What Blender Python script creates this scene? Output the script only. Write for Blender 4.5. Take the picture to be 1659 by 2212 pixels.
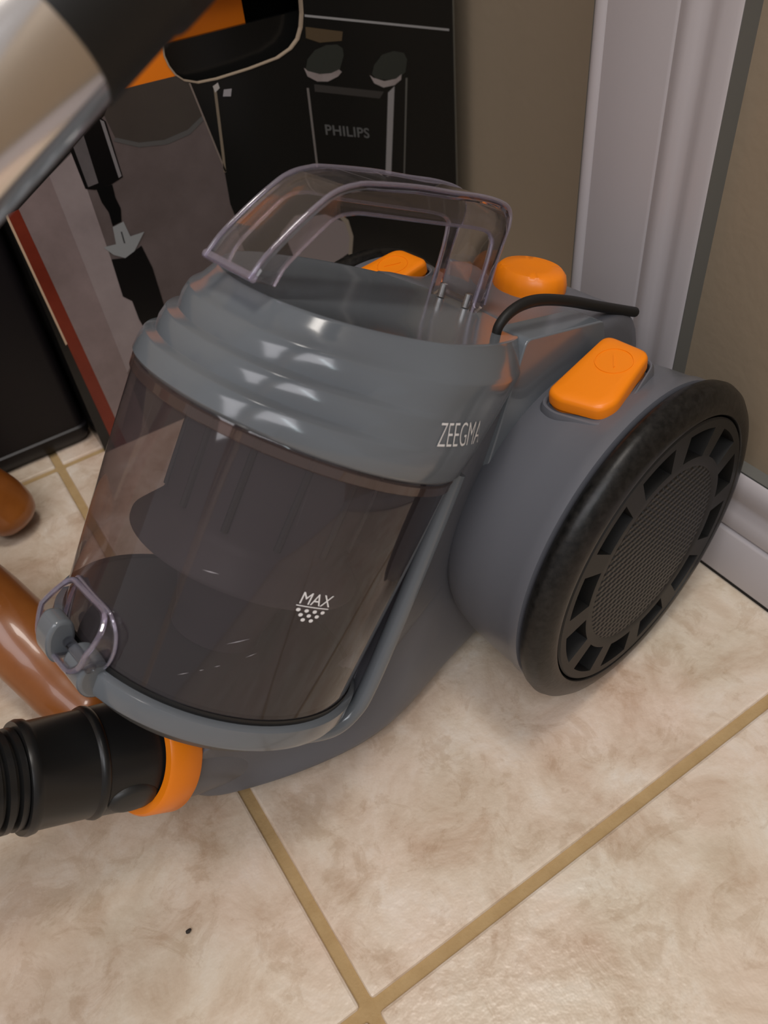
import bpy, bmesh, math, random
from mathutils import Vector, Matrix
for o in list(bpy.data.objects): bpy.data.objects.remove(o)
scene = bpy.context.scene
C = scene.collection
random.seed(4)
PI = math.pi

# ------------------------------------------------------------------ camera
cam_d = bpy.data.cameras.new('camera'); cam = bpy.data.objects.new('camera', cam_d); C.objects.link(cam)
scene.camera = cam
cam_d.sensor_fit = 'HORIZONTAL'; cam_d.sensor_width = 36.0; cam_d.lens = 1729.2 / 1659 * 36.0
cam_d.clip_start = 0.01
RT = Vector((0.8316, -0.5489, -0.0844)); DN = Vector((-0.4358, -0.5507, -0.7120)); FW = Vector((0.3443, 0.6288, -0.6971))
cam.matrix_world = Matrix(((RT.x, -DN.x, -FW.x, 0.0), (RT.y, -DN.y, -FW.y, 0.0), (RT.z, -DN.z, -FW.z, 0.45), (0, 0, 0, 1)))
cam_d.dof.use_dof = True; cam_d.dof.focus_distance = 0.43; cam_d.dof.aperture_fstop = 15.0

# ------------------------------------------------------------------ world, lights, exposure
w = bpy.data.worlds.new('room_light'); scene.world = w; w.use_nodes = True
bg = w.node_tree.nodes['Background']; bg.inputs[0].default_value = (1.0, 0.93, 0.90, 1); bg.inputs[1].default_value = 0.40
def area(name, loc, target, sx, sy, power, col):
    l = bpy.data.lights.new(name, 'AREA'); l.shape = 'RECTANGLE'; l.size = sx; l.size_y = sy; l.energy = power; l.color = col
    o = bpy.data.objects.new(name, l); C.objects.link(o); o.location = loc
    o.rotation_euler = (Vector(target) - Vector(loc)).to_track_quat('-Z', 'Y').to_euler()
    return o
area('curtained_window_light', (-1.08, -0.72, 2.35), (0.1, 0.35, 0.2), 2.2, 1.1, 38, (0.97, 0.95, 1.0))
area('window_gap_light', (-0.56, -1.38, 2.0), (0.1, 0.35, 0.2), 0.12, 1.0, 3.6, (0.80, 0.95, 1.0))
area('ceiling_light', (0.24, 0.02, 2.4), (0.2, 0.05, 0), 0.5, 0.5, 18, (1.0, 0.93, 0.86))
vs = scene.view_settings
vs.view_transform = 'Standard'; vs.look = 'None'; vs.gamma = 1.0; vs.use_curve_mapping = False; vs.exposure = -0.12
scene.cycles.use_denoising = True
scene.cycles.max_bounces = 8; scene.cycles.transparent_max_bounces = 14; scene.cycles.transmission_bounces = 8; scene.cycles.diffuse_bounces = 3; scene.cycles.glossy_bounces = 3

# ------------------------------------------------------------------ materials
def lin(c): return tuple(((v / 255) / 12.92 if v / 255 < 0.04045 else ((v / 255 + 0.055) / 1.055) ** 2.4) for v in c) + (1,)
def mat(name, col, rough=0.4, metal=0.0, spec=0.5, noise=None, bump=None, coat=0.0, trans=0.0, ior=1.46):
    """noise=(scale, colour2, amount) mottles the colour; bump=(scale, strength, distance)"""
    m = bpy.data.materials.new(name); m.use_nodes = True; nt = m.node_tree; b = nt.nodes['Principled BSDF']
    b.inputs['Base Color'].default_value = col if len(col) == 4 else (*col, 1)
    b.inputs['Roughness'].default_value = rough; b.inputs['Metallic'].default_value = metal
    b.inputs['Specular IOR Level'].default_value = spec; b.inputs['Coat Weight'].default_value = coat
    b.inputs['Coat Roughness'].default_value = 0.06
    b.inputs['Transmission Weight'].default_value = trans; b.inputs['IOR'].default_value = ior
    tc = nt.nodes.new('ShaderNodeTexCoord')
    if noise:
        n = nt.nodes.new('ShaderNodeTexNoise'); n.inputs['Scale'].default_value = noise[0]; n.inputs['Detail'].default_value = 6; n.inputs['Roughness'].default_value = 0.65
        nt.links.new(tc.outputs['Object'], n.inputs['Vector'])
        r = nt.nodes.new('ShaderNodeValToRGB'); r.color_ramp.elements[0].position = 0.5 - noise[2]; r.color_ramp.elements[1].position = 0.5 + noise[2]
        r.color_ramp.elements[0].color = col if len(col) == 4 else (*col, 1); c2 = noise[1]; r.color_ramp.elements[1].color = c2 if len(c2) == 4 else (*c2, 1)
        nt.links.new(n.outputs['Fac'], r.inputs['Fac']); nt.links.new(r.outputs['Color'], b.inputs['Base Color'])
    if bump:
        n = nt.nodes.new('ShaderNodeTexNoise'); n.inputs['Scale'].default_value = bump[0]; n.inputs['Detail'].default_value = 3
        nt.links.new(tc.outputs['Object'], n.inputs['Vector'])
        bm = nt.nodes.new('ShaderNodeBump'); bm.inputs['Strength'].default_value = bump[1]; bm.inputs['Distance'].default_value = bump[2]
        nt.links.new(n.outputs['Fac'], bm.inputs['Height']); nt.links.new(bm.outputs['Normal'], b.inputs['Normal'])
    return m
def thin_clear(name, tint, haze, haze_w, rough=0.03, ior=1.5):
    """thin see-through plastic wall: tinted transparency + fresnel gloss + a little milky scatter"""
    m = bpy.data.materials.new(name); m.use_nodes = True; nt = m.node_tree; N = nt.nodes
    for x in list(N): N.remove(x)
    out = N.new('ShaderNodeOutputMaterial'); tr = N.new('ShaderNodeBsdfTransparent'); tr.inputs[0].default_value = (*tint, 1)
    df = N.new('ShaderNodeBsdfDiffuse'); df.inputs[0].default_value = (*haze, 1)
    gl = N.new('ShaderNodeBsdfGlossy'); gl.inputs['Roughness'].default_value = rough; gl.inputs[0].default_value = (1, 1, 1, 1)
    m1 = N.new('ShaderNodeMixShader'); m1.inputs[0].default_value = haze_w
    nt.links.new(tr.outputs[0], m1.inputs[1]); nt.links.new(df.outputs[0], m1.inputs[2])
    fr = N.new('ShaderNodeFresnel'); gm = N.new('ShaderNodeNewGeometry'); mi = N.new('ShaderNodeMapRange')   # the same index from either side of the wall
    mi.inputs['To Min'].default_value = ior; mi.inputs['To Max'].default_value = 1 / ior; nt.links.new(gm.outputs['Backfacing'], mi.inputs['Value']); nt.links.new(mi.outputs[0], fr.inputs[0])
    m2 = N.new('ShaderNodeMixShader'); nt.links.new(fr.outputs[0], m2.inputs[0]); nt.links.new(m1.outputs[0], m2.inputs[1]); nt.links.new(gl.outputs[0], m2.inputs[2])
    nt.links.new(m2.outputs[0], out.inputs[0])
    return m

M = {}
M['grey'] = mat('grey_gloss_plastic', (0.138, 0.154, 0.170), 0.15, spec=0.55, coat=0.12)
M['grey_satin'] = mat('grey_satin_plastic', (0.116, 0.119, 0.133), 0.30, spec=0.5, bump=(900, 0.08, 0.0003))
M['grey_dark'] = mat('dark_grey_plastic', (0.055, 0.058, 0.058), 0.45)
M['orange'] = mat('orange_plastic', (0.90, 0.235, 0.004), 0.34, spec=0.45)
M['black'] = mat('black_plastic', (0.010, 0.010, 0.010), 0.32, spec=0.45)
M['black_matt'] = mat('black_matt_plastic', (0.011, 0.0105, 0.0095), 0.5, spec=0.35)
M['rubber'] = mat('black_rubber_dusty', (0.004, 0.004, 0.0038), 0.36, spec=0.32, noise=(260, (0.014, 0.013, 0.0118), 0.14), bump=(300, 0.15, 0.0006))
M['hole'] = mat('dark_cavity', (0.004, 0.004, 0.004), 0.8, spec=0.1)
M['clear'] = mat('clear_plastic', (0.93, 0.91, 0.97), 0.03, trans=1.0, ior=1.40)
M['clear_handle'] = thin_clear('clear_handle_plastic', (0.985, 0.98, 0.99), (0.50, 0.46, 0.58), 0.010, 0.03, 1.6)
M['clear_rim'] = thin_clear('clear_rim_plastic', (0.86, 0.83, 0.91), (0.62, 0.58, 0.72), 0.16, 0.05, 1.9)
def add_glass(m, w, ior):
    nt = m.node_tree; out = next(n for n in nt.nodes if n.type == 'OUTPUT_MATERIAL'); src = out.inputs[0].links[0].from_socket
    g = nt.nodes.new('ShaderNodeBsdfGlass'); g.inputs['Roughness'].default_value = 0.02; g.inputs['IOR'].default_value = ior; g.inputs[0].default_value = (0.97, 0.96, 0.98, 1)
    mx = nt.nodes.new('ShaderNodeMixShader'); mx.inputs[0].default_value = w; nt.links.new(src, mx.inputs[1]); nt.links.new(g.outputs[0], mx.inputs[2]); nt.links.new(mx.outputs[0], out.inputs[0])
add_glass(M['clear_handle'], 0.85, 1.46)
M['smoke'] = thin_clear('smoked_clear_plastic', (0.57, 0.52, 0.52), (0.20, 0.175, 0.190), 0.13, 0.06)
M['filter'] = mat('dark_filter_plastic', (0.085, 0.078, 0.085), 0.45)
M['ink_white'] = mat('white_ink', (0.80, 0.80, 0.80), 0.5)
M['chrome'] = mat('chromed_steel', (0.86, 0.83, 0.81), 0.12, metal=1.0)
M['wood'] = mat('varnished_wood', (0.17, 0.045, 0.006), 0.30, noise=(14, (0.30, 0.10, 0.018), 0.25), coat=0.3)
M['steel'] = mat('bright_steel_screw', (0.6, 0.6, 0.6), 0.25, metal=1.0)
M['wall'] = mat('beige_wall_paint', (0.285, 0.222, 0.150), 0.62, noise=(4, (0.30, 0.235, 0.162), 0.3), bump=(120, 0.12, 0.002))
M['white_paint'] = mat('white_trim_paint', (0.475, 0.440, 0.442), 0.38)
M['edge_grey'] = mat('dark_grey_trim_edge', (0.12, 0.118, 0.105), 0.6)
M['gap'] = mat('dark_joint', (0.012, 0.010, 0.008), 0.9)
M['card_black'] = mat('black_printed_cardboard', (0.010, 0.0098, 0.0088), 0.20, spec=0.45)
M['card_side'] = mat('raw_cardboard', (0.30, 0.23, 0.16), 0.8)
def flat(name, rgb, rough=0.3, noise=None): return mat(name, lin(rgb), rough, spec=0.4, noise=noise)
# hub disc: fine raised dimples
def hub_mat():
    m = mat('black_textured_disc', (0.010, 0.0095, 0.0085), 0.42, spec=0.4); nt = m.node_tree; b = nt.nodes['Principled BSDF']
    tc = nt.nodes.new('ShaderNodeTexCoord'); mp = nt.nodes.new('ShaderNodeMapping'); mp.inputs['Rotation'].default_value = (0, 0.785, 0); mp.inputs['Scale'].default_value = (330, 330, 330)
    nt.links.new(tc.outputs['Object'], mp.inputs[0]); sx = nt.nodes.new('ShaderNodeSeparateXYZ'); nt.links.new(mp.outputs[0], sx.inputs[0])
    def sn(s):
        p = nt.nodes.new('ShaderNodeMath'); p.operation = 'MULTIPLY'; p.inputs[1].default_value = PI; nt.links.new(s, p.inputs[0])
        q = nt.nodes.new('ShaderNodeMath'); q.operation = 'SINE'; nt.links.new(p.outputs[0], q.inputs[0]); return q.outputs[0]
    mu = nt.nodes.new('ShaderNodeMath'); mu.operation = 'MULTIPLY'; nt.links.new(sn(sx.outputs['X']), mu.inputs[0]); nt.links.new(sn(sx.outputs['Z']), mu.inputs[1])
    bp = nt.nodes.new('ShaderNodeBump'); bp.inputs['Strength'].default_value = 1.0; bp.inputs['Distance'].default_value = 0.0012
    nt.links.new(mu.outputs[0], bp.inputs['Height']); nt.links.new(bp.outputs[0], b.inputs['Normal']); return m
M['hub_tex'] = hub_mat()
# floor tile: cloudy beige and pink stone print with a wavy glaze
def tile_mat():
    m = mat('beige_stone_tile', (0.6, 0.5, 0.4), 0.30, spec=0.5); nt = m.node_tree; b = nt.nodes['Principled BSDF']; L = nt.links.new
    tc = nt.nodes.new('ShaderNodeNewGeometry')
    def noise(scale, detail, dist=0.0, rough=0.6):
        n = nt.nodes.new('ShaderNodeTexNoise'); n.inputs['Scale'].default_value = scale; n.inputs['Detail'].default_value = detail; n.inputs['Distortion'].default_value = dist; n.inputs['Roughness'].default_value = rough
        L(tc.outputs['Position'], n.inputs['Vector']); return n.outputs['Fac']
    def ramp(fac, stops):
        r = nt.nodes.new('ShaderNodeValToRGB'); e = r.color_ramp.elements
        while len(e) < len(stops): e.new(0.5)
        for k, (p, c) in enumerate(stops): e[k].position = p; e[k].color = c if len(c) == 4 else (*c, 1)
        L(fac, r.inputs[0]); return r.outputs[0]
    base = ramp(noise(22, 9, 0.5, 0.68), [(0.33, (0.54, 0.405, 0.295)), (0.44, (0.63, 0.51, 0.395)), (0.54, (0.70, 0.59, 0.475)), (0.68, (0.77, 0.69, 0.595))])
    pink = ramp(noise(4.5, 4), [(0.40, (0.93, 0.95, 0.92)), (0.60, (1.0, 0.945, 0.93))])
    mx = nt.nodes.new('ShaderNodeMix'); mx.data_type = 'RGBA'; mx.blend_type = 'MULTIPLY'; mx.inputs[0].default_value = 1.0; L(base, mx.inputs[6]); L(pink, mx.inputs[7])
    vein = ramp(noise(34, 9, 1.1, 0.72), [(0.40, (0.74, 0.66, 0.58)), (0.47, (1, 1, 1))])
    m2 = nt.nodes.new('ShaderNodeMix'); m2.data_type = 'RGBA'; m2.blend_type = 'MULTIPLY'; m2.inputs[0].default_value = 0.45; L(mx.outputs[2], m2.inputs[6]); L(vein, m2.inputs[7])
    L(m2.outputs[2], b.inputs['Base Color'])
    bp = nt.nodes.new('ShaderNodeBump'); bp.inputs['Strength'].default_value = 0.35; bp.inputs['Distance'].default_value = 0.0012
    L(noise(190, 2, 0.0), bp.inputs['Height']); L(bp.outputs[0], b.inputs['Normal']); return m
M['tile'] = tile_mat()
M['grout'] = mat('ochre_grout', (0.36, 0.235, 0.10), 0.85, noise=(60, (0.46, 0.32, 0.155), 0.25), bump=(500, 0.3, 0.001))

# ------------------------------------------------------------------ mesh helpers
def link(name, me, m, parent=None, smooth=True):
    o = bpy.data.objects.new(name, me); C.objects.link(o)
    if m: me.materials.append(m)
    if smooth:
        for p in me.polygons: p.use_smooth = True
        me.set_sharp_from_angle(angle=math.radians(42))
    if parent: o.parent = parent
    return o
def mesh(name, verts, faces):
    me = bpy.data.meshes.new(name); me.from_pydata([tuple(v) for v in verts], [], faces); me.validate()
    bm = bmesh.new(); bm.from_mesh(me); bmesh.ops.recalc_face_normals(bm, faces=bm.faces); bm.to_mesh(me); bm.free()
    me.update(); return me
def tag(o, label, cat, group=None):
    o['label'] = label; o['category'] = cat
    if group: o['group'] = group
    return o
def struct(o): o['kind'] = 'structure'; return o
def rows_mesh(name, rows, cap0=True, cap1=True, closed=True):
    """rows: list of equally long point loops, bridged one to the next"""
    n = len(rows[0]); V = [p for r in rows for p in r]; F = []
    for i in range(len(rows) - 1):
        for j in range(n if closed else n - 1):
            k = (j + 1) % n; F.append((i * n + j, i * n + k, (i + 1) * n + k, (i + 1) * n + j))
    if cap0: F.append(tuple(range(n))[::-1])
    if cap1: F.append(tuple((len(rows) - 1) * n + j for j in range(n)))
    return mesh(name, V, F)
def revolve(name, prof, origin, axis, xdir, seg=96, cap0=False, cap1=False):
    """prof: (distance along axis, radius)"""
    o = Vector(origin); a = Vector(axis).normalized(); x = Vector(xdir); x = (x - a * x.dot(a)).normalized(); y = a.cross(x)
    rows = [[o + a * d + (x * math.cos(2 * PI * k / seg) + y * math.sin(2 * PI * k / seg)) * r for k in range(seg)] for d, r in prof]
    return rows_mesh(name, rows, cap0, cap1)
def sweep(name, path, rad, seg=20, cap=True, flat_z=1.0):
    P = [Vector(p) for p in path]; rows = []; up = Vector((0, 0, 1)); prev = None
    for i, p in enumerate(P):
        t = (P[min(i + 1, len(P) - 1)] - P[max(i - 1, 0)]).normalized()
        if prev is None:
            s = t.cross(up); s = s.normalized() if s.length > 1e-4 else Vector((1, 0, 0))
        else: s = (prev - t * prev.dot(t)).normalized()
        prev = s; b = s.cross(t); r = rad[i] if isinstance(rad, (list, tuple)) else rad
        rows.append([p + s * math.cos(2 * PI * k / seg) * r + b * math.sin(2 * PI * k / seg) * r * flat_z for k in range(seg)])
    return rows_mesh(name, rows, cap, cap)
def spline(pts, n=8):
    P = [Vector(p) for p in pts]; P = [P[0] * 2 - P[1]] + P + [P[-1] * 2 - P[-2]]; out = []
    for i in range(1, len(P) - 2):
        for k in range(n):
            t = k / n; a, b, c, d = P[i - 1], P[i], P[i + 1], P[i + 2]
            out.append(0.5 * ((2 * b) + (c - a) * t + (2 * a - 5 * b + 4 * c - d) * t * t + (3 * b - a - 3 * c + d) * t ** 3))
    out.append(P[-2]); return out
def bevel(o, width, seg=3, ang=35):
    b = o.modifiers.new('bevel', 'BEVEL'); b.width = width; b.segments = seg; b.limit_method = 'ANGLE'; b.angle_limit = math.radians(ang); b.harden_normals = False
    return o
def box_me(name, x0, x1, y0, y1, z0, z1):
    V = [(x, y, z) for x in (x0, x1) for y in (y0, y1) for z in (z0, z1)]
    return mesh(name, V, [(0, 1, 3, 2), (4, 6, 7, 5), (0, 4, 5, 1), (2, 3, 7, 6), (0, 2, 6, 4), (1, 5, 7, 3)])
def prism(name, loop, fn, h0, h1):
    """loop: 2-D outline; fn(p, q, h) -> point"""
    return rows_mesh(name, [[fn(p, q, h0) for p, q in loop], [fn(p, q, h1) for p, q in loop]])
def text_mesh(body, shear=0.0, ext=0.0, size=1.0, offset=0.0, spacing=1.0):
    c = bpy.data.curves.new('lettering', 'FONT'); c.body = body; c.size = size; c.shear = shear; c.offset = offset; c.space_character = spacing; c.resolution_u = 4
    o = bpy.data.objects.new('lettering', c); C.objects.link(o); bpy.context.view_layer.update()
    me = bpy.data.meshes.new_from_object(o.evaluated_get(bpy.context.evaluated_depsgraph_get())); bpy.data.objects.remove(o); bpy.data.curves.remove(c)
    return me
def round_poly(pts, r, n=4):
    out = []; N = len(pts)
    for i in range(N):
        p = Vector((*pts[i], 0)); a = Vector((*pts[i - 1], 0)); b = Vector((*pts[(i + 1) % N], 0))
        da = (a - p); db = (b - p); k = min(r, da.length * 0.45, db.length * 0.45); A = p + da.normalized() * k; B = p + db.normalized() * k
        for j in range(n + 1):
            t = j / n; q = A * (1 - t) ** 2 + p * 2 * t * (1 - t) + B * t * t; out.append((q.x, q.y))
    return out

# ================================================================== the room
GX, GY, TS, GW = 0.0232, 0.1174, 0.5196, 0.0068
floor = struct(link('floor', box_me('floor', -2.2, 0.70, -1.6, 1.30, -0.03, -0.0022), M['grout'], smooth=False))
tile_me = box_me('tile', -TS / 2 + GW / 2, TS / 2 - GW / 2, -TS / 2 + GW / 2, TS / 2 - GW / 2, -0.008, 0.0)
for i in range(-4, 2):
    for j in range(-3, 3):
        x = GX + TS * (i + 0.5); y = GY + TS * (j + 0.5)
        if x > 0.5: continue
        if not tile_me.materials: tile_me.materials.append(M['tile'])
        t = bpy.data.objects.new('tile', tile_me); C.objects.link(t); t.location = (x, y, 0); t.parent = floor
        bevel(t, 0.0018, 2)
XW, XT = 0.387, 0.3735
wall_right = struct(link('wall_right', box_me('wall_right', XW, 0.49, -1.6, 0.372, 0.0, 2.5), M['wall'], smooth=False))
struct(link('wall_alcove', box_me('wall_alcove', 0.492, 0.60, 0.30, 1.20, 0.0, 2.5), M['wall'], smooth=False))
struct(link('wall_back', box_me('wall_back', -2.2, 0.492, 1.02, 1.12, 0.0, 2.5), M['wall'], smooth=False))
# door casing: flat board with a bead on one side and a moulded band on the other, dark grey outer edge
def arc(c0, c1, h, n=8): return [(c0 + (c1 - c0) * k / n, h * math.sin(PI * k / n)) for k in range(n + 1)]
trim = struct(link('trim_1', box_me('trim_core', XT + 0.0008, XW, 0.2740, 0.3720, 0.0, 2.2), M['edge_grey'], smooth=False))
d0 = XT
prof = [(0.2746, d0 + 0.0009), (0.2755, d0 + 0.0002), (0.2775, d0), (0.2835, d0 - 0.0016), (0.288, d0 - 0.0008), (0.2915, d0 + 0.0004), (0.2945, d0 + 0.0006), (0.298, d0 - 0.0006), (0.302, d0 - 0.0022),
        (0.3065, d0 - 0.0020), (0.3095, d0 - 0.0004), (0.3112, d0 + 0.0002), (0.3120, d0 + 0.0007), (0.3128, d0 + 0.0001), (0.314, d0 - 0.0001), (0.3600, d0 - 0.0001), (0.3618, d0 + 0.0007), (0.363, d0 - 0.0006),
        (0.3665, d0 - 0.0016), (0.3695, d0 - 0.0008), (0.3715, d0 + 0.001), (0.3725, d0 + 0.010)]
link('casing_face', rows_mesh('casing_face', [[Vector((x, y, z)) for y, x in prof] for z in (0.0, 2.2)], False, False, closed=False), M['white_paint'], trim)
# baseboard: two-step moulding with a dark top edge and a dark joint along the floor
bb = struct(link('baseboard_right', box_me('baseboard_core', XT + 0.004, XW, -1.6, 0.2745, 0.0035, 0.0925), M['edge_grey'], smooth=False))
bprof = [(XT + 0.006, 0.0035), (XT + 0.0004, 0.0038), (XT, 0.006), (XT, 0.0425), (XT + 0.0012, 0.0445), (XT + 0.004, 0.0455), (XT + 0.0012, 0.0475), (XT + 0.0004, 0.052), (XT + 0.001, 0.060), (XT + 0.0034, 0.066), (XT + 0.0030, 0.071),
         (XT + 0.0006, 0.076), (XT + 0.0002, 0.084), (XT + 0.0012, 0.0900), (XT + 0.003, 0.0922)]
link('moulding_face', rows_mesh('moulding_face', [[Vector((x, y, z)) for x, z in bprof] for y in (-1.6, 0.2745)], False, False, closed=False), M['white_paint'], bb)
link('floor_joint', box_me('floor_joint', XT + 0.001, XW, -1.6, 0.2745, 0.0002, 0.0034), M['gap'], bb, smooth=False)

# ================================================================== the vacuum cleaner
AZ = 0.1030
vac = bpy.data.objects.new('vacuum_cleaner', None); C.objects.link(vac)
vac.location = (0.2518, 0.3166, 0.0); vac.rotation_euler = (0, 0, math.radians(-170.5)); vac.empty_display_size = 0.1
tag(vac, 'grey and orange canister vacuum cleaner with smoked dust bin and big black wheels', 'vacuum cleaner')
TH = math.radians(38.5)
AX = Vector((-math.sin(TH), 0, math.cos(TH))); EE = Vector((math.cos(TH), 0, math.sin(TH))); VV = Vector((0, 1, 0)); B0 = Vector((0.2105, 0, 0.1172))
def BL(a, e, v): return B0 + AX * a + EE * e + VV * v

# ---- body: saddle behind and below the bin, drawn as a side outline carried across the width
def body_rows():
    F = 'f'
    pr = [  # (u or a, w or flag, half width)
        (0.205, F, 0.060), (0.17, F, 0.0615), (0.12, F, 0.063), (0.07, F, 0.064), (0.02, F, 0.0645), (-0.012, F, 0.0645),
        (0.2000, 0.0560, 0.0615), (0.2250, 0.0690, 0.052), (0.2480, 0.0850, 0.034), (0.2660, 0.0640, 0.0270), (0.2640, 0.0300, 0.0260), (0.2440, 0.0170, 0.0310), (0.2150, 0.0120, 0.0440), (0.1850, 0.0100, 0.0550), (0.1550, 0.0085, 0.0615), (0.1200, 0.0080, 0.0585), (0.08, 0.010, 0.052),
        (0.03, 0.012, 0.050), (-0.03, 0.014, 0.050), (-0.075, 0.040, 0.050), (-0.092, 0.085, 0.052), (-0.092, 0.135, 0.054), (-0.086, 0.188, 0.055), (-0.060, 0.2060, 0.056), (-0.025, 0.2080, 0.057), (0.010, 0.2190, 0.058)]
    S = [-1, -0.93, -0.8, -0.5, -0.2, 0.2, 0.5, 0.8, 0.93, 1]; rows = []
    for s in S:
        row = []
        k = {1: 0.0, 0.93: 0.75, 0.8: 1.0}.get(abs(s), 1.0)   # the outline shrinks a little at the rim so that the edge is round
        for a, wv, hw in pr:
            v = s * hw
            if wv == 'f':
                e = -math.sqrt(max(0.0822 ** 2 - v * v, 0.0)) - (1 - k) * 0.010
                p = BL(a, e, v)
            else:
                c = Vector((0.12, 0, 0.075)); q = Vector((a, 0, wv)); d = (c - q).normalized()
                q = q + d * (1 - k) * 0.010; p = Vector((q.x, v, q.z))
            row.append(p)
        rows.append(row)
    return rows
body = link('body', rows_mesh('body', body_rows()), M['grey_satin'], vac)
sub = body.modifiers.new('smooth', 'SUBSURF'); sub.levels = 2; sub.render_levels = 2

for sg in (1, -1):
    pth = spline([BL(0.128, -0.0560, 0.0610 * sg), BL(0.09, -0.0575, 0.0625 * sg), BL(0.04, -0.0590, 0.0640 * sg), BL(0.0, -0.0600, 0.0645 * sg), BL(-0.016, -0.0575, 0.0640 * sg), BL(-0.0270, -0.0480, 0.0620 * sg), BL(-0.0320, -0.0300, 0.0560 * sg), BL(-0.0350, -0.0100, 0.0450 * sg)], 8)
    link('cradle_rail', sweep('cradle_rail', pth, 0.0050, 16), M['grey'], vac)
    if sg < 0: continue
    pl_ = round_poly([(0.0345, 0.2330), (-0.0310, 0.2130), (-0.0360, 0.1850), (0.0200, 0.1600), (0.0640, 0.1660)], 0.004, 3)
    sp = link('side_panel', rows_mesh('side_panel', [[Vector((u, v * sg, z)) for u, z in pl_] for v in (0.040, 0.0600)]), M['grey'], vac); bevel(sp, 0.0022, 3)

# ---- wheel pods, wheels, hub caps, buttons on both sides
def pod(sg):
    prof_ = [(0.020, 0.050), (0.036, 0.066), (0.0435, 0.078), (0.050, 0.0865), (0.058, 0.0915), (0.070, 0.0945), (0.088, 0.0965), (0.1045, 0.0975), (0.1065, 0.0985), (0.1125, 0.0985), (0.1135, 0.096), (0.1135, 0.05)]
    return revolve('wheel_pod', [(d * sg, r) for d, r in prof_], (0, 0, AZ), (0, 1, 0), (1, 0, 0), 96)
def tyre(sg):
    prof_ = [(0.1145, 0.080), (0.1145, 0.0965), (0.1155, 0.0990), (0.118, 0.1010), (0.1215, 0.1016), (0.1250, 0.1002), (0.1280, 0.0970), (0.1300, 0.0925), (0.1306, 0.0885), (0.1302, 0.0862), (0.1290, 0.0855), (0.126, 0.0853), (0.1165, 0.0853)]
    return revolve('wheel', [(d * sg, r) for d, r in prof_], (0, 0, AZ), (0, 1, 0), (1, 0, 0), 128)
def hub(sg):
    """outer ring with twelve slots through it"""
    seg = 12 * 12; radii = [0.0846, 0.0836, 0.0790, 0.0622, 0.0575, 0.0560]
    V = []; F = []; N = len(radii)
    yo = [0.1292, 0.1303, 0.1303, 0.1303, 0.1303, 0.1297]
    for k in range(seg):
        t = 2 * PI * (k / seg) + math.radians(4)
        for r, y in zip(radii, yo): V.append((r * math.cos(t), sg * y, AZ + r * math.sin(t)))
    base = len(V)
    for k in range(seg):
        t = 2 * PI * (k / seg) + math.radians(4)
        for r in radii: V.append((r * math.cos(t), sg * 0.1170, AZ + r * math.sin(t)))
    for k in range(seg):
        k2 = (k + 1) % seg; inh = 2 <= k % 12 <= 9
        for i in range(N - 1):
            if inh and i == 2: continue
            F.append((k * N + i, k2 * N + i, k2 * N + i + 1, k * N + i + 1))
        if inh:
            for i in (2, 3): F.append((k * N + i, k2 * N + i, base + k2 * N + i, base + k * N + i))
            if k % 12 == 2: F.append((k * N + 2, k * N + 3, base + k * N + 3, base + k * N + 2))
            if k % 12 == 9: F.append((k2 * N + 2, k2 * N + 3, base + k2 * N + 3, base + k2 * N + 2))
    return mesh('hub_ring', V, F)
BT = [(-0.0285, -0.0165), (-0.0285, 0.0110), (0.0120, 0.0195), (0.0210, 0.0160), (0.0265, -0.0065), (0.0240, -0.0145)]
def button(sg):
    # button top plane follows the crown of the pod, leaning a little forward
    c = Vector((0.0040, 0.0830, 0.2060)); tl = math.radians(7)
    X = Vector((math.cos(tl), 0, -math.sin(tl))); Zn = Vector((math.sin(tl), 0, math.cos(tl)))
    def f(p, q, h): 
        r = c + X * p + VV * q + Zn * h; return Vector((r.x, r.y * sg, r.z))
    lp = round_poly(BT, 0.006, 5)
    def off(d): 
        cx = sum(p for p, _ in lp) / len(lp); cy = sum(q for _, q in lp) / len(lp)
        out = []
        for p, q in lp:
            L = math.hypot(p - cx, q - cy); out.append((cx + (p - cx) * (1 + d / L), cy + (q - cy) * (1 + d / L)))
        return out
    rows = [[f(p, q, h) for p, q in off(d)] for d, h in ((-0.0015, -0.020), (-0.0012, -0.0065), (0.0, -0.0062), (0.0, -0.0012), (-0.0008, 0.0008), (-0.0024, 0.0016), (-0.008, 0.0017))]
    me = rows_mesh('button', rows)
    rim = [[f(p, q, h) for p, q in off(d)] for d, h in ((0.0012, -0.026), (0.0012, -0.0072), (0.0020, -0.0064), (0.0032, -0.0066), (0.0045, -0.009), (0.006, -0.026))]
    ring_me = revolve('power_mark', [(0.0014, 0.0092), (0.0021, 0.0094), (0.0021, 0.0098), (0.0014, 0.0100)], f(-0.012, 0.0, 0), Zn if sg > 0 else Zn, X, 40)
    bar = rows_mesh('power_bar', [[f(-0.016 + 0.008 * k - (0.0006 if a in (0, 3) else -0.0006), -0.003 + 0.006 * k, 0.0014 if a < 2 else 0.0021) for a in range(4)] for k in (0, 1)])
    return me, rows_mesh('button_surround', rim, False, False), ring_me, bar
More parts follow.
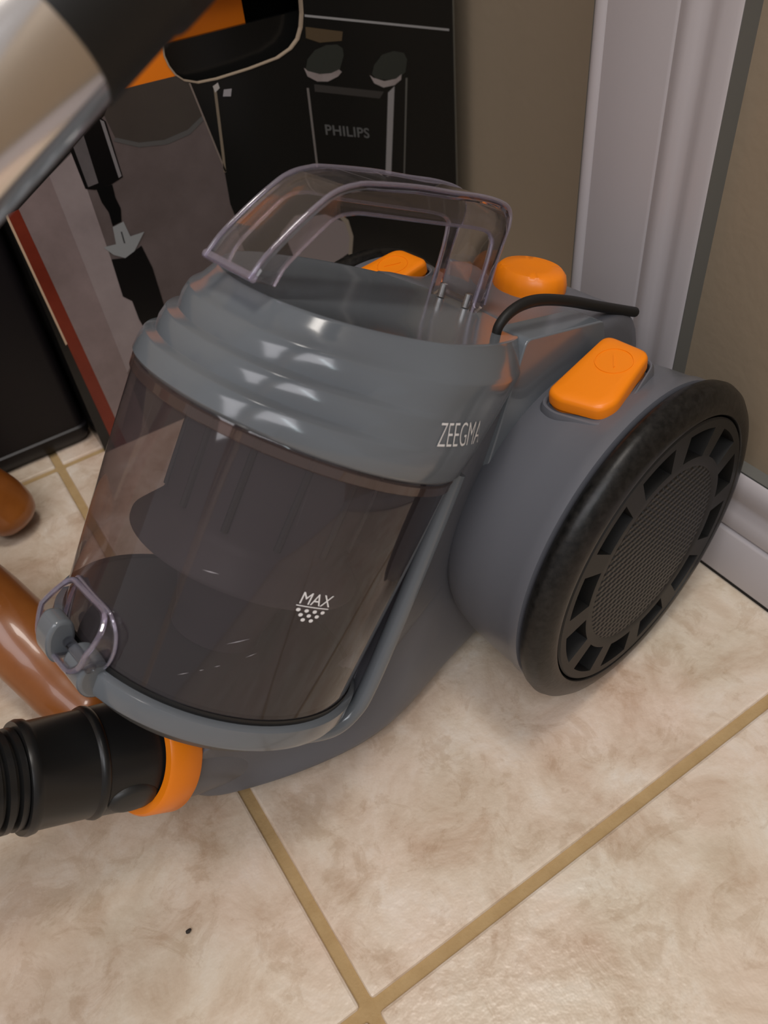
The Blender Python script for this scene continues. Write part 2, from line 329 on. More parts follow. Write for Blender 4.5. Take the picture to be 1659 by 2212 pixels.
for sg in (1, -1):
    link('wheel_pod', pod(sg), M['grey_satin'], vac)
    wh = link('wheel', tyre(sg), M['rubber'], vac)
    link('hub_ring', hub(sg), M['black_matt'], wh)
    link('hub_cavity', revolve('hub_cavity', [(0.1168 * sg, 0.0850), (0.1168 * sg, 0.030)], (0, 0, AZ), (0, 1, 0), (1, 0, 0), 64, False, True), M['hole'], wh)
    link('hub_disc', revolve('hub_disc', [(0.1230 * sg, 0.0560), (0.1297 * sg, 0.0562), (0.1300 * sg, 0.0550), (0.1302 * sg, 0.03), (0.1303 * sg, 0.001)], (0, 0, AZ), (0, 1, 0), (1, 0, 0), 96, False, True), M['hub_tex'], wh)
    me, sur, rg, bar = button(sg)
    bt = link('pedal_button', me, M['orange'], vac); link('button_surround', sur, M['grey_satin'], bt); link('button_mark', rg, M['orange'], bt)
    link('button_mark_bar', bar, M['orange'], bt)

# ---- orange knob on the rear deck
kn = [(-0.012, 0.022), (0.0, 0.0245), (0.006, 0.0255), (0.012, 0.0255), (0.017, 0.0240), (0.0195, 0.021), (0.0200, 0.012), (0.0195, 0.001)]
ka = Vector((-0.18, 0, 1)).normalized(); ko = Vector((-0.0425, -0.003, 0.1985)); kx = Vector((1, 0, 0.18)).normalized(); ky = ka.cross(kx)
rows = []
for d, r in kn:
    rows.append([ko + ka * d + (kx * math.cos(t) * 0.78 + ky * math.sin(t) * 0.90) * r * (1 - 0.018 * (1 if k % 8 == 0 and 0 < d < 0.018 else 0)) for k in range(64) for t in (2 * PI * k / 64,)])
link('suction_knob', rows_mesh('suction_knob', rows), M['orange'], vac)
link('knob_seat', revolve('knob_seat', [(-0.016, 0.034), (-0.004, 0.0335), (-0.0025, 0.0315), (-0.0025, 0.024)], ko, ka, kx, 48), M['grey'], vac)

# ---- dust bin (smoked) and what is inside and below it
binp = [(0.0005, 0.0772), (0.03, 0.0782), (0.08, 0.0797), (0.1270, 0.0806), (0.1285, 0.0800)]
dustbin = link('dust_bin', revolve('dust_bin', binp, B0, AX, EE, 128), M['smoke'], vac)
link('bin_rim', revolve('bin_rim', [(0.1215, 0.0806), (0.1222, 0.0818), (0.1262, 0.0818), (0.1268, 0.0806)], B0, AX, EE, 128), thin_clear('brown_clear_rim', (0.62, 0.50, 0.46), (0.30, 0.22, 0.20), 0.15, 0.05, 1.6), dustbin)
link('bin_gap_band', revolve('bin_gap_band', [(-0.0012, 0.0740), (-0.0012, 0.0778), (0.0016, 0.0778), (0.0016, 0.0740)], B0, AX, EE, 96), M['black'], dustbin)  # black band drawn in the gap between bin wall and bottom ring
link('bottom_ring', revolve('bottom_ring', [(-0.0012, 0.0740), (-0.0012, 0.0796), (-0.0026, 0.0812), (-0.0105, 0.0812), (-0.0135, 0.0800), (-0.0145, 0.0775), (-0.0145, 0.06)], B0, AX, EE, 128), M['grey'], dustbin)
link('bottom_bowl', revolve('bottom_bowl', [(0.0010, 0.0001), (0.0010, 0.0745), (-0.0130, 0.0770), (-0.0180, 0.0735), (-0.0250, 0.0665), (-0.0310, 0.0550), (-0.0340, 0.03), (-0.0345, 0.001)], B0, AX, EE, 96), M['grey_dark'], dustbin)
cyc = link('cyclone', revolve('cyclone', [(0.1280, 0.0500), (0.0700, 0.0480), (0.0640, 0.0500), (0.0520, 0.0600), (0.0500, 0.0600), (0.0500, 0.0350), (0.0100, 0.0240), (0.0015, 0.0240)], B0, AX, EE, 64), M['filter'], dustbin)
for k in range(12):
    a = 2 * PI * k / 12
    p = [BL(0.124, 0.0495 * math.cos(a), 0.0495 * math.sin(a)), BL(0.072, 0.0485 * math.cos(a), 0.0485 * math.sin(a))]
    link('filter_rib', sweep('filter_rib', p, 0.0018, 8), M['grey_dark'], cyc)
# MAX mark printed on the bin wall
def on_bin(a, phi, lift=0.0004):
    r = 0.0774 + 0.0270 * a + lift; return BL(a, r * math.cos(phi), r * math.sin(phi))
def wrap(me, fn):
    for v in me.vertices: v.co = fn(v.co.x, v.co.y)
    return me
def maxpos(x, y): return on_bin(0.0643 + y, 1.140 + x / 0.0785)
mt = text_mesh('MAX', shear=0.05, size=1.0, spacing=1.0, offset=0.0)
mw = max(v.co.x for v in mt.vertices); mh = max(v.co.y for v in mt.vertices)
link('max_mark', wrap(mt, lambda x, y: maxpos(x / mw * 0.0155, y / mh * 0.0058)), M['ink_white'], dustbin, smooth=False)
V = []; F = []
def add_poly(pts):
    b = len(V); V.extend(maxpos(*p) for p in pts); F.append(tuple(range(b, b + len(pts))))
for k in range(6): add_poly([(-0.0004 + 0.00265 * k, -0.0013), (-0.0004 + 0.00265 * (k + 1), -0.0013), (-0.0004 + 0.00265 * (k + 1), -0.0008), (-0.0004 + 0.00265 * k, -0.0008)])
for row, xs in enumerate(((0.0014, 0.0054, 0.0094, 0.0134), (0.0034, 0.0074, 0.0114), (0.0054, 0.0094))):
    for x in xs: add_poly([(x + 0.00105 * math.cos(t * PI / 6), -0.0031 - 0.0023 * row + 0.00088 * math.sin(t * PI / 6)) for t in range(12)])
link('max_dots', mesh('max_dots', V, F), M['ink_white'], dustbin, smooth=False)

SCR = [((0.0367, 0.8573), (0.0425, 0.9705), 0.00025), ((0.033, 0.9853), (0.0364, 1.0362), 0.0002), ((0.0147, 0.6718), (0.018, 0.7313), 0.00018), ((0.0204, 0.7748), (0.0217, 0.7989), 0.00018), ((0.0245, 0.8451), (0.0261, 0.8753), 0.00018), ((0.0652, 0.5986), (0.0664, 0.6928), 0.0003), ((0.1265, -0.0126), (0.0986, -0.0301), 0.00012), ((0.0884, 0.9724), (0.1219, 0.9468), 0.00012)]
def bpx(a, p): return on_bin(a, p, 0.0003)
V = []; F = []
for (a0, p0), (a1, p1_), wd in SCR:
    b = len(V); V += [bpx(a0, p0), bpx((a0 + a1) / 2 + wd, (p0 + p1_) / 2), bpx(a1, p1_), bpx((a0 + a1) / 2 - wd, (p0 + p1_) / 2)]; F.append((b, b + 1, b + 2, b + 3))
link('scratches', mesh('scratches', V, F), mat('pale_scratch', (0.36, 0.34, 0.36), 0.6), dustbin, smooth=False)['kind'] = 'stuff'

# ---- front latch: clear guard and two grey tabs
gl = [(-0.0200, 0.0245), (0.0130, 0.0255), (0.0200, 0.0190), (0.0225, 0.0100), (0.0210, 0.0010), (0.0140, -0.0065), (-0.0180, -0.0065), (-0.0225, 0.0040), (-0.0225, 0.0160)]
outer = round_poly(gl, 0.005, 4)
def inset(lp, d):
    cx = sum(p for p, _ in lp) / len(lp); cy = sum(q for _, q in lp) / len(lp)
    return [(cx + (p - cx) * (1 - d / math.hypot(p - cx, q - cy)), cy + (q - cy) * (1 - d / math.hypot(p - cx, q - cy))) for p, q in lp]
inn = inset(outer, 0.0030)
def guard_e(v, a): return 0.0885 - 0.62 * max(0, a - 0.009) 
def lat(v, a, e): return BL(a, e, v)
def surf(v): return math.sqrt(0.0779 ** 2 - v * v)
rows = [[lat(v, a, surf(v)) for v, a in outer], [lat(v, a, guard_e(v, a)) for v, a in outer], [lat(v, a, guard_e(v, a)) for v, a in inn], [lat(v, a, surf(v)) for v, a in inn]]
rows.append(rows[0])
link('latch_guard', rows_mesh('latch_guard', rows, False, False), M['clear_handle'], dustbin)
gp = [lat(v, a, guard_e(v, a)) for v, a in inset(outer, 0.0012)]; gb = [lat(v, a, surf(v) + 0.0008) for v, a in outer]
link('guard_rim', sweep('guard_rim', gp + gp[:2], 0.0012, 8), M['clear_rim'], dustbin); link('guard_rim', sweep('guard_rim', gb + gb[:2], 0.0009, 8), M['clear_rim'], dustbin)
def tab(name, v0, v1, loop):
    lp = round_poly(loop, 0.006, 5)
    o = link(name, rows_mesh(name, [[BL(a, e, v) for e, a in lp] for v in (v0, v1)]), M['grey'], dustbin); bevel(o, 0.0018, 3); return o
tab('latch_tab', -0.0125, 0.0000, [(0.0840, 0.0125), (0.0925, 0.0125), (0.0945, 0.0040), (0.0920, -0.0050), (0.0870, -0.0110), (0.0800, -0.0080), (0.0800, 0.0040)])
tab('latch_hook', 0.0040, 0.0205, [(0.0755, 0.0045), (0.0835, 0.0045), (0.0870, -0.0020), (0.0865, -0.0090), (0.0810, -0.0155), (0.0720, -0.0165), (0.0720, -0.0060)])
link('latch_pin', revolve('latch_pin', [(-0.022, 0.0001), (-0.022, 0.0026), (0.0185, 0.0026), (0.0185, 0.0001)], BL(0.002, 0.0840, 0.003), VV, EE, 20), M['clear'], dustbin)

# ---- lid: stepped in front, smooth at the sides, leaning top
L0 = BL(0.1272, 0, 0); L1 = BL(0.1885, -0.0085, 0); T0, T1 = math.radians(38.5), math.radians(27.2)
def lid_pt(s, phi, r):
    c = L0.lerp(L1, s); t = T0 + (T1 - T0) * s
    e = Vector((math.cos(t), 0, math.sin(t))); k = 1.0
    if math.cos(phi) < 0: k = 1.0 + 0.40 * s
    return c + e * (r * math.cos(phi) * k) + VV * (r * math.sin(phi))
WAVE = [(0.0, .0795, .0795), (0.015, .0815, .0815), (0.05, .0830, .0828), (0.15, .0832, .0827), (0.245, .0827, .0825), (0.262, .0822, .0824), (0.285, .0792, .0822), (0.300, .0784, .0821), (0.40, .0792, .0816), (0.495, .0786, .0811), (0.512, .0781, .0810), (0.535, .0751, .0808), (0.55, .0743, .0807),
        (0.66, .0751, .0800), (0.755, .0746, .0792), (0.772, .0741, .0788), (0.80, .0726, .0774), (0.83, .0712, .0760), (0.90, .0694, .0730), (0.975, .0676, .0694), (0.996, .0671, .0688), (1.0, .0664, .0681), (0.996, .0650, .0664), (0.994, .04, .04), (0.994, .0005, .0005)]
def wv(phi):
    x = min(max((math.radians(88) - abs(phi)) / math.radians(36), 0), 1); return x * x * (3 - 2 * x)
def lid_r(s, phi):
    for (s0, a0, b0), (s1, a1, b1) in zip(WAVE, WAVE[1:]):
        if s0 <= s <= s1:
            t = (s - s0) / (s1 - s0); k = wv(phi); return (a0 + (a1 - a0) * t) * k + (b0 + (b1 - b0) * t) * (1 - k)
SEG = 160
rows = []
for s, rw, rs in WAVE:
    row = []
    for j in range(SEG):
        phi = -PI + 2 * PI * j / SEG; k = wv(phi); row.append(lid_pt(s, phi, rw * k + rs * (1 - k)))
    rows.append(row)
lid = link('lid', rows_mesh('lid', rows, False, True), M['grey'], vac)
# brand lettering wrapped round the lid
def zpos(x, y):
    phi = (1.524 + 0.410 * x) * (1 - y) + (1.480 + 0.350 * x) * y; s = 0.312 + 0.020 * x + 0.178 * y
    return lid_pt(s, phi, lid_r(s, phi) + 0.0005)
zt = text_mesh('ZEEGMA', shear=0.0, size=1.0, spacing=1.0, offset=-0.012)
zw = max(v.co.x for v in zt.vertices); zh = max(v.co.y for v in zt.vertices)
link('brand_lettering', wrap(zt, lambda x, y: zpos(x / zw, y / zh)), M['ink_white'], lid, smooth=False)

# ---- clear carrying handle: channel section following the traced side outline
HO = [(.1530, .3010), (.1440, .3065), (.1325, .3112), (.1230, .3146), (.1150, .3170), (.1080, .3187), (.1010, .3190), (.0940, .3180), (.0870, .3162), (.0600, .3056), (.0370, .2950), (.0214, .2882), (.0110, .2830), (.0040, .2788), (-.0010, .2748), (-.0032, .2700), (-.0022, .2640), (.0005, .2595), (.0075, .2475), (.0165, .2280)]
HI = [(.1425, .2935), (.1365, .2985), (.1295, .3015), (.1215, .3045), (.1150, .3068), (.1095, .3085), (.1040, .3088), (.0985, .3075), (.0920, .3052), (.0660, .2930), (.0430, .2822), (.0270, .2747), (.0185, .2703), (.0140, .2672), (.0115, .2640), (.0105, .2605), (.0115, .2565), (.0140, .2505), (.0185, .2415), (.0265, .2265)]
rows = []
HW = 0.0168
for (ou, ow), (iu, iw) in zip(HO, HI):
    o_ = Vector((ou, 0, ow)); i_ = Vector((iu, 0, iw)); th = (i_ - o_).length; wl = 0.0032
    d = (i_ - o_) / th
    sec = [(-HW + .002, 0), (HW - .002, 0), (HW, .002), (HW, th), (HW - wl, th), (HW - wl, wl), (-HW + wl, wl), (-HW + wl, th), (-HW, th), (-HW, .002)]
    rows.append([o_ + d * t + VV * v for v, t in sec])
link('handle', rows_mesh('handle', rows), M['clear_handle'], lid)
for sv in (1, -1):
    link('handle_rim', sweep('handle_rim', spline([(u, (HW - 0.0012) * sv, z) for u, z in HO], 4), 0.0011, 10), M['clear_rim'], lid)
    link('handle_rim', sweep('handle_rim', spline([(u, (HW - 0.0012) * sv, z) for u, z in HI], 4), 0.0009, 10), M['clear_rim'], lid)
link('handle_foot', sweep('handle_foot', [(HO[0][0] - 0.0015, -HW, HO[0][1] + 0.0002), (HO[0][0] - 0.0015, HW, HO[0][1] + 0.0002)], 0.0020, 12), M['clear_rim'], lid)
for v in (-0.009, 0.009):
    link('handle_screw', revolve('handle_screw', [(-0.003, 0.0022), (0.004, 0.0022), (0.0045, 0.0012), (0.0045, 0.0002)], (0.0225, v, 0.2300), (-0.45, 0, 0.89), (1, 0, 0), 16), M['steel'], lid)

# ---- hose connector at the front
R0 = BL(-0.075, 0.012, 0); yaw, pit = math.radians(-8.4), math.radians(31)
HD = Vector((math.cos(pit) * math.cos(yaw), math.cos(pit) * math.sin(yaw), math.sin(pit)))
link('inlet_socket', revolve('inlet_socket', [(-0.055, 0.0300), (-0.01, 0.0310), (0.012, 0.0312), (0.014, 0.029)], BL(-0.0745, 0, 0), EE, AX, 64), M['grey_satin'], vac)
ringm = revolve('collar_clip', [(0.0060, 0.0290), (0.0060, 0.0352), (0.0074, 0.0362), (0.0225, 0.0346), (0.0242, 0.0332), (0.0242, 0.0290)], BL(-0.0735, 0, 0), EE, AX, 96)
link('collar_clip', ringm, M['orange'], vac)
con = link('hose_connector', revolve('hose_connector', [(-0.004, 0.0240), (-0.002, 0.0288), (0.0060, 0.0294), (0.0335, 0.0276), (0.0342, 0.0284), (0.0360, 0.0288), (0.0378, 0.0282), (0.0386, 0.0272), (0.0640, 0.0264), (0.0655, 0.0276), (0.0685, 0.0280), (0.0705, 0.0272), (0.0705, 0.0232), (0.060, 0.022)], R0, HD, (0, 0, 1), 96), M['black'], vac)
sd = HD.cross(Vector((0, 0, 1))).normalized(); upv = sd.cross(HD)
if sd.y < 0: sd = -sd
nb = (sd * 0.99 - upv * 0.06).normalized(); tb = HD.cross(nb)
bc = R0 + HD * 0.0200 + nb * 0.0265
rows = [[bc + (HD * math.cos(t) * 0.0125 + tb * math.sin(t) * 0.0085) * k + nb * h for t in (2 * PI * j / 32 for j in range(32))] for k, h in ((1.15, -0.004), (1.12, 0.0005), (1.0, 0.0026), (0.8, 0.0034), (0.3, 0.0038))]
link('release_button', rows_mesh('release_button', rows), mat('black_satin_button', (0.018, 0.018, 0.017), 0.42), con)
# corrugated hose
path = spline([R0 + HD * 0.060, R0 + HD * 0.10, R0 + HD * 0.155 + Vector((0, -0.004, -0.004)), R0 + HD * 0.21 + Vector((0, -0.014, -0.022)), R0 + HD * 0.27 + Vector((0, -0.03, -0.062)), R0 + HD * 0.34 + Vector((0, -0.05, -0.125)), R0 + HD * 0.43 + Vector((0, -0.07, -0.21))], 40)
rad = [0.0228 + 0.0018 * (1 if math.sin(i * 2 * PI / 6) > -0.2 else -0.6) for i in range(len(path))]
link('hose', sweep('hose', path, rad, 40), M['black'], vac)
# thin black strap loop lying over the rear deck
cp = spline([(0.0470, 0.050, 0.231), (0.0440, 0.050, 0.2415), (0.0325, 0.050, 0.2455), (0.0160, 0.050, 0.2425), (-0.0080, 0.050, 0.2315), (-0.0400, 0.050, 0.2135), (-0.0770, 0.050, 0.1930)], 8)
link('cord', sweep('cord', cp, [0.0021 + 0.0009 * min(1, i / 20) for i in range(len(cp))], 12, flat_z=1.0), M['black_matt'], vac)

# ================================================================== the black coffee machine box
YB, BX0, BX1, BZ = 0.630, 0.064, 0.4685, 0.415
bxo = bpy.data.objects.new('coffee_machine_box', None); C.objects.link(bxo); bxo.location = (0.27, 0.73, 0.0)
tag(bxo, 'tall black printed cardboard box with a hand hole, standing behind the vacuum cleaner', 'box')
def rel(me): 
    me.transform(Matrix.Translation((-0.27, -0.73, 0))); return me
HOLE = [(0.2112, 0.3028), (0.2104, 0.2955), (0.212, 0.2885), (0.2153, 0.2822), (0.2212, 0.2768), (0.2314, 0.2729), (0.2465, 0.272), (0.2742, 0.2728), (0.2989, 0.2748), (0.3112, 0.2786), (0.3183, 0.2836), (0.3225, 0.2907), (0.3249, 0.2996), (0.3260, 0.3120), (0.3215, 0.3215), (0.312, 0.327), (0.226, 0.332), (0.216, 0.325), (0.2115, 0.314)]
def box_shell():
    bm = bmesh.new(); t = 0.004
    o = [bm.verts.new((x, YB, z)) for x, z in ((BX0, 0.0), (BX1, 0.0), (BX1, BZ), (BX0, BZ))]
    h = [bm.verts.new((x, YB, z)) for x, z in HOLE]
    eo = [bm.edges.new((o[i], o[(i + 1) % 4])) for i in range(4)]; eh = [bm.edges.new((h[i], h[(i + 1) % len(h)])) for i in range(len(h))]
    bmesh.ops.triangle_fill(bm, use_beauty=True, edges=eo + eh)
    ob = [bm.verts.new((v.co.x, 0.83, v.co.z)) for v in o]
    for i in range(4): bm.faces.new((o[i], o[(i + 1) % 4], ob[(i + 1) % 4], ob[i]))
    bm.faces.new(ob)
    me = bpy.data.meshes.new('box_shell'); bmesh.ops.recalc_face_normals(bm, faces=bm.faces); bm.to_mesh(me); bm.free(); return rel(me)
shell = link('box_shell', box_shell(), M['card_black'], bxo, smooth=False)
hh = [Vector((x, 0, z)) for x, z in HOLE]
link('hole_edge', rel(rows_mesh('hole_edge', [[Vector((x, y, z)) for x, z in HOLE] for y in (YB - 0.0004, YB + 0.004)], False, False)), M['card_side'], bxo, smooth=False)
link('hole_lip', rel(rows_mesh('hole_lip', [[Vector((0.268 + (x - 0.268) * k, YB - 0.0005, 0.30 + (z - 0.30) * k)) for x, z in HOLE] for k in (1.0, 1.022)], False, False)), M['card_side'], bxo, smooth=False)
link('inner_flap', rel(box_me('inner_flap', 0.200, 0.286, YB + 0.020, YB + 0.022, 0.263, 0.40)), flat('orange_flap', (214, 112, 18)), bxo, smooth=False)
link('inner_tray', rel(box_me('inner_tray', 0.18, 0.36, YB + 0.016, YB + 0.0195, 0.20, 0.2985)), M['card_black'], bxo, smooth=False)
link('inner_back', rel(box_me('inner_back', 0.286, 0.45, YB + 0.04, YB + 0.042, 0.20, 0.40)), M['hole'], bxo, smooth=False)
PR = {
'grey': ([(0.0750, 0.0005), (0.0750, 0.2245), (0.1037, 0.2402), (0.1552, 0.2684), (0.1668, 0.282), (0.2149, 0.2811), (0.2231, 0.2745), (0.2291, 0.2424), (0.2358, 0.2053), (0.2345, 0.1793), (0.2463, 0.1077), (0.2492, 0.0283), (0.2492, 0.0005)], (104, 93, 91), 1, (82, 72, 69)),
'dark_disc': ([(0.1552, 0.2684), (0.1668, 0.282), (0.2149, 0.2811), (0.2231, 0.2745), (0.2288, 0.2472), (0.2133, 0.242), (0.1936, 0.2401), (0.1739, 0.2433), (0.1583, 0.2515)], (70, 64, 58), 2, (60, 54, 50)),
'metal_rim': ([(0.1562, 0.2504), (0.1733, 0.2415), (0.1948, 0.2377), (0.2147, 0.24), (0.2288, 0.2472), (0.2276, 0.2502), (0.2138, 0.2436), (0.1939, 0.2414), (0.1743, 0.2446), (0.1586, 0.2524)], (84, 82, 80), 3, None),
'side_strip': ([(0.075, 0.2245), (0.1037, 0.2402), (0.1074, 0.068), (0.1074, 0.0005), (0.0845, 0.0005)], (140, 124, 122), 2, (112, 98, 95)),
'pale_strip': ([(0.1037, 0.2402), (0.1267, 0.2518), (0.1264, 0.2268), (0.1263, 0.1677), (0.1431, 0.1066), (0.1074, 0.068)], (150, 138, 136), 3, (128, 116, 115)),
'red_strip': ([(0.0663, 0.2238), (0.0750, 0.2245), (0.0800, 0.1100), (0.0845, 0.0005), (0.0735, 0.0005), (0.0700, 0.1100)], (128, 52, 34), 3, (98, 34, 22)),
'cream_edge': ([(0.0646, 0.223), (0.0663, 0.2238), (0.07, 0.1135), (0.0684, 0.1124)], (196, 168, 140), 4, None),
'orange_band': ([(0.1300, 0.2825), (0.1668, 0.282), (0.2149, 0.2811), (0.2112, 0.2895), (0.2095, 0.2955), (0.2105, 0.3028), (0.2105, 0.314), (0.215, 0.326), (0.2235, 0.344), (0.147, 0.3572), (0.13, 0.35)], (232, 124, 24), 1, None),
'wand': ([(0.1239, 0.2536), (0.151, 0.2694), (0.155, 0.2646), (0.1549, 0.2247), (0.1447, 0.222), (0.1318, 0.2217), (0.1252, 0.2244)], (12, 11, 11), 4, None),
'wand_gleam': ([(0.1268, 0.2541), (0.1365, 0.2598), (0.1358, 0.2257), (0.1276, 0.225)], (104, 98, 98), 5, (70, 66, 66)),
'wand_edge': ([(0.1512, 0.2669), (0.1537, 0.265), (0.1541, 0.2256), (0.1516, 0.2249)], (120, 116, 116), 5, None),
'brush': ([(0.133, 0.222), (0.1454, 0.2218), (0.1446, 0.212), (0.1460, 0.203), (0.1434, 0.1935), (0.1357, 0.1922), (0.1362, 0.203), (0.1335, 0.212)], (10, 10, 10), 5, None),
'arrow': ([(0.1355, 0.1915), (0.1448, 0.193), (0.1464, 0.1803), (0.1582, 0.1803), (0.146, 0.168), (0.1371, 0.1651), (0.1292, 0.1706), (0.1236, 0.1788), (0.1337, 0.1781)], (138, 140, 140), 6, None),
'arrow_tick': ([(0.1402, 0.1862), (0.1413, 0.1859), (0.1409, 0.1764), (0.1398, 0.1767)], (60, 60, 60), 7, None),
'plug': ([(0.1263, 0.1677), (0.1364, 0.1653), (0.146, 0.168), (0.1527, 0.1704), (0.1560, 0.15), (0.1560, 0.08), (0.1400, 0.0700), (0.1319, 0.1111), (0.1313, 0.1288), (0.1253, 0.1353)], (16, 15, 15), 5, None),
'white_line': ([(0.3270, 0.2988), (0.4639, 0.2616), (0.4638, 0.2598), (0.3270, 0.2972)], (150, 148, 146), 2, None),
'tan_panel': ([(0.3265, 0.2905), (0.359, 0.2807), (0.3572, 0.2745), (0.337, 0.2774), (0.3255, 0.2830)], (84, 70, 52), 2, None),
'dial': ([(0.3215, 0.2616), (0.3244, 0.2683), (0.332, 0.2732), (0.3429, 0.2745), (0.3526, 0.2728), (0.3573, 0.2692), (0.3575, 0.2638), (0.3526, 0.2546), (0.3437, 0.2514), (0.333, 0.2529), (0.3239, 0.2559)], (50, 52, 47), 2, None),
'dial_rim': ([(0.3201, 0.2632), (0.323, 0.2602), (0.3334, 0.2555), (0.3441, 0.2538), (0.3517, 0.2548), (0.3541, 0.2525), (0.3502, 0.25), (0.3402, 0.2484), (0.3304, 0.2507), (0.3223, 0.2563)], (172, 162, 158), 3, (110, 98, 94)),
'dial.001': ([(0.3826, 0.2444), (0.3857, 0.2507), (0.3941, 0.2566), (0.4058, 0.2568), (0.4159, 0.2533), (0.4188, 0.2477), (0.4166, 0.2385), (0.4086, 0.2348), (0.3968, 0.2368), (0.3863, 0.2399)], (50, 52, 47), 2, None),
'dial_rim.001': ([(0.3803, 0.2442), (0.3837, 0.2413), (0.3944, 0.2363), (0.4062, 0.2354), (0.4122, 0.2377), (0.4114, 0.2335), (0.4044, 0.2307), (0.393, 0.2315), (0.3841, 0.2369)], (172, 162, 158), 3, (110, 98, 94)),
'display': ([(0.3272, 0.2494), (0.3931, 0.2282), (0.3884, 0.2238), (0.3271, 0.2438)], (58, 55, 52), 2, None),
'bright_post': ([(0.3972, 0.2265), (0.4043, 0.23), (0.3929, 0.15), (0.3869, 0.1518)], (138, 134, 132), 2, None),
'edge_line': ([(0.32, 0.2483), (0.3221, 0.2478), (0.3202, 0.1693), (0.3184, 0.1699)], (112, 106, 102), 2, None),
'edge_line.001': ([(0.4162, 0.2338), (0.4181, 0.2334), (0.4081, 0.1455), (0.4066, 0.1459)], (92, 90, 84), 2, None),
'edge_line.002': ([(0.2231, 0.2745), (0.2245, 0.2741), (0.2373, 0.2048), (0.2358, 0.2053)], (120, 108, 100), 4, None),
'edge_line.003': ([(0.2417, 0.2682), (0.244, 0.2683), (0.2389, 0.2194), (0.2369, 0.2046), (0.2349, 0.2051), (0.2366, 0.22)], (120, 108, 92), 4, None),
'corner_glint': ([(0.2412, 0.268), (0.2459, 0.2695), (0.2464, 0.2655), (0.242, 0.2633)], (170, 164, 158), 5, None),
'square_mark': ([(0.2495, 0.2638), (0.256, 0.2629), (0.254, 0.2578), (0.2476, 0.2593)], (150, 146, 148), 5, None),
'cup': ([(0.2767, 0.1413), (0.2922, 0.149), (0.3199, 0.1435), (0.34, 0.1293), (0.3441, 0.1145), (0.341, 0.0994), (0.3133, 0.0921), (0.2865, 0.0982)], (128, 118, 116), 2, None),
'cup_ring': ([(0.3363, 0.1384), (0.3437, 0.1303), (0.347, 0.1135), (0.3432, 0.0963), (0.3392, 0.0977), (0.343, 0.114), (0.3399, 0.1284), (0.3328, 0.1377)], (132, 122, 108), 3, None),
}
mats = {}
for nm, (pts, rgb, layer, rgb2) in PR.items():
    y = YB - 0.0001 * layer
    me = mesh('print_' + nm.split('.')[0], [(x, y, z) for x, z in pts] , [tuple(range(len(pts)))])
    key = (rgb, rgb2)
    if key not in mats: mats[key] = flat('print_ink', rgb, 0.32, (26, lin(rgb2), 0.3) if rgb2 else None)
    link('print_' + nm.split('.')[0], rel(me), mats[key], bxo, smooth=False)
pt = text_mesh('PHILIPS', size=0.0122, shear=0.0, offset=0.00022, spacing=1.05)
ca, sa = math.cos(math.radians(-18.4)), math.sin(math.radians(-18.4))
wd = max(v.co.x for v in pt.vertices); kx_ = 0.0457 / wd
for v in pt.vertices:
    x, z = v.co.x * kx_, v.co.y
    v.co = Vector((0.3313 + x * ca, YB - 0.0004, 0.2093 + x * sa + z * 0.95))
link('print_lettering', rel(pt), flat('print_ink', (88, 88, 86)), bxo, smooth=False)
link('raw_edge', rel(box_me('raw_edge', BX1 - 0.0005, BX1 + 0.0009, YB - 0.0006, YB + 0.002, 0.0, BZ)), flat('print_ink', (92, 88, 78)), bxo, smooth=False)

# ================================================================== black case to the left of the box
lp = round_poly([(-0.30, 0.655), (0.0628, 0.655), (0.0628, 0.86), (-0.30, 0.86)], 0.010, 5)
cx, cy = -0.12, 0.757
case = link('black_case', rows_mesh('black_case', [[Vector((cx + (x - cx) * k, cy + (y - cy) * k2, z)) for x, y in lp] for k, k2, z in ((0.965, 0.93, 0.0), (0.985, 0.97, 0.004), (1, 1, 0.012), (1, 1, 0.018), (0.990, 0.982, 0.0195), (0.990, 0.982, 0.33), (0.985, 0.975, 0.337), (0.97, 0.95, 0.34))]), mat('black_case_plastic', (0.0075, 0.006, 0.0068), 0.4, spec=0.35))
tag(case, 'plain black case on the floor at the left edge, beside the printed box', 'case')

# ================================================================== wooden pedestal with curved legs
ped = bpy.data.objects.new('wooden_pedestal', None); C.objects.link(ped); ped.location = (-0.24, 0.50, 0.0)
tag(ped, 'brown varnished wooden furniture base with rounded legs at the left edge', 'furniture')
def wl(name, pts, rads, fz=0.9):
    P = spline(pts, 8); n = len(P); R = []
    for i in range(n):
        t = i / (n - 1) * (len(rads) - 1); k = min(int(t), len(rads) - 2); R.append(rads[k] + (rads[k + 1] - rads[k]) * (t - k))
    me = sweep(name, P, R, 32, flat_z=fz); me.transform(Matrix.Translation((0.24, -0.50, 0))); return link(name, me, M['wood'], ped)
wl('leg', [(-0.0300, 0.336, 0.016), (-0.0340, 0.350, 0.0200), (-0.0415, 0.372, 0.0250), (-0.0490, 0.4010, 0.034), (-0.0590, 0.4310, 0.050), (-0.0760, 0.4540, 0.077), (-0.1150, 0.4700, 0.115), (-0.24, 0.4990, 0.185)], [0.010, 0.019, 0.0222, 0.0245, 0.0262, 0.028, 0.030, 0.034])
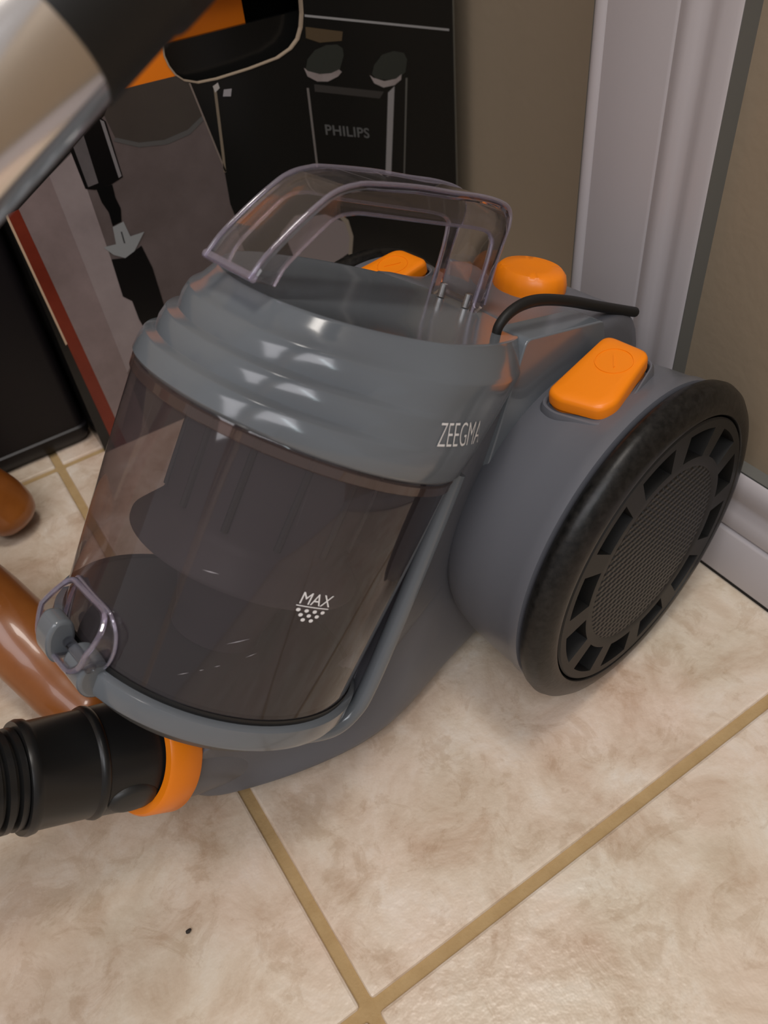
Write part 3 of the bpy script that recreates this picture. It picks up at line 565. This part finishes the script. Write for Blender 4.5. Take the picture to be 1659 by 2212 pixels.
wl('leg', [(-0.0230, 0.5720, 0.0080), (-0.0240, 0.5730, 0.0105), (-0.0270, 0.5760, 0.0170), (-0.0360, 0.5850, 0.034), (-0.0600, 0.5900, 0.062), (-0.12, 0.57, 0.12), (-0.24, 0.5010, 0.185)], [0.006, 0.0150, 0.0215, 0.025, 0.028, 0.030, 0.034])
link('post', revolve('post', [(0.14, 0.03), (0.15, 0.045), (0.24, 0.045), (0.26, 0.03), (0.50, 0.03), (0.5, 0.001)], (0, 0, 0), (0, 0, 1), (1, 0, 0), 40, True, True), M['wood'], ped)

# ================================================================== chrome pipe leaning across the top left corner
p1 = Vector((0.0436, 0.2047, 0.4094)); p2 = Vector((0.0026, 0.1954, 0.3907)); pd = (p2 - p1).normalized()
Lp = (p1.z - 0.020) / -pd.z
pipe = bpy.data.objects.new('extension_pipe', None); C.objects.link(pipe); foot = p1 + pd * Lp; pipe.location = foot
tag(pipe, 'polished chrome vacuum pipe with black plastic collar crossing the top left corner', 'pipe')
def prel(me): me.transform(Matrix.Translation(-foot)); return me
link('chrome_tube', prel(revolve('chrome_tube', [(-0.008, 0.0160), (-0.008, 0.0175), (Lp, 0.0175), (Lp, 0.0160)], p1, pd, (0, 0, 1), 64)), M['chrome'], pipe)
col_ = link('collar', prel(revolve('collar', [(0.0010, 0.0170), (0.0010, 0.0178), (0.0000, 0.0181), (-0.023, 0.0181), (-0.0245, 0.0190), (-0.026, 0.0192), (-0.12, 0.0192), (-0.13, 0.018), (-0.13, 0.001)], p1, pd, (0, 0, 1), 64)), M['black_matt'], pipe)

# ================================================================== a crumb on the tile
cr = bmesh.new(); bmesh.ops.create_icosphere(cr, subdivisions=2, radius=0.0015)
for v in cr.verts: v.co = Vector((v.co.x * 1.1, v.co.y * 0.8, v.co.z * 0.6)) * random.uniform(0.8, 1.15)
cm = bpy.data.meshes.new('crumb'); cr.to_mesh(cm); cr.free()
crumb = link('crumb', cm, mat('dark_crumb', (0.03, 0.022, 0.018), 0.8)); crumb.location = (-0.0372, 0.2030, 0.0013)
tag(crumb, 'tiny dark crumb lying on the tile in front of the vacuum cleaner', 'crumb')
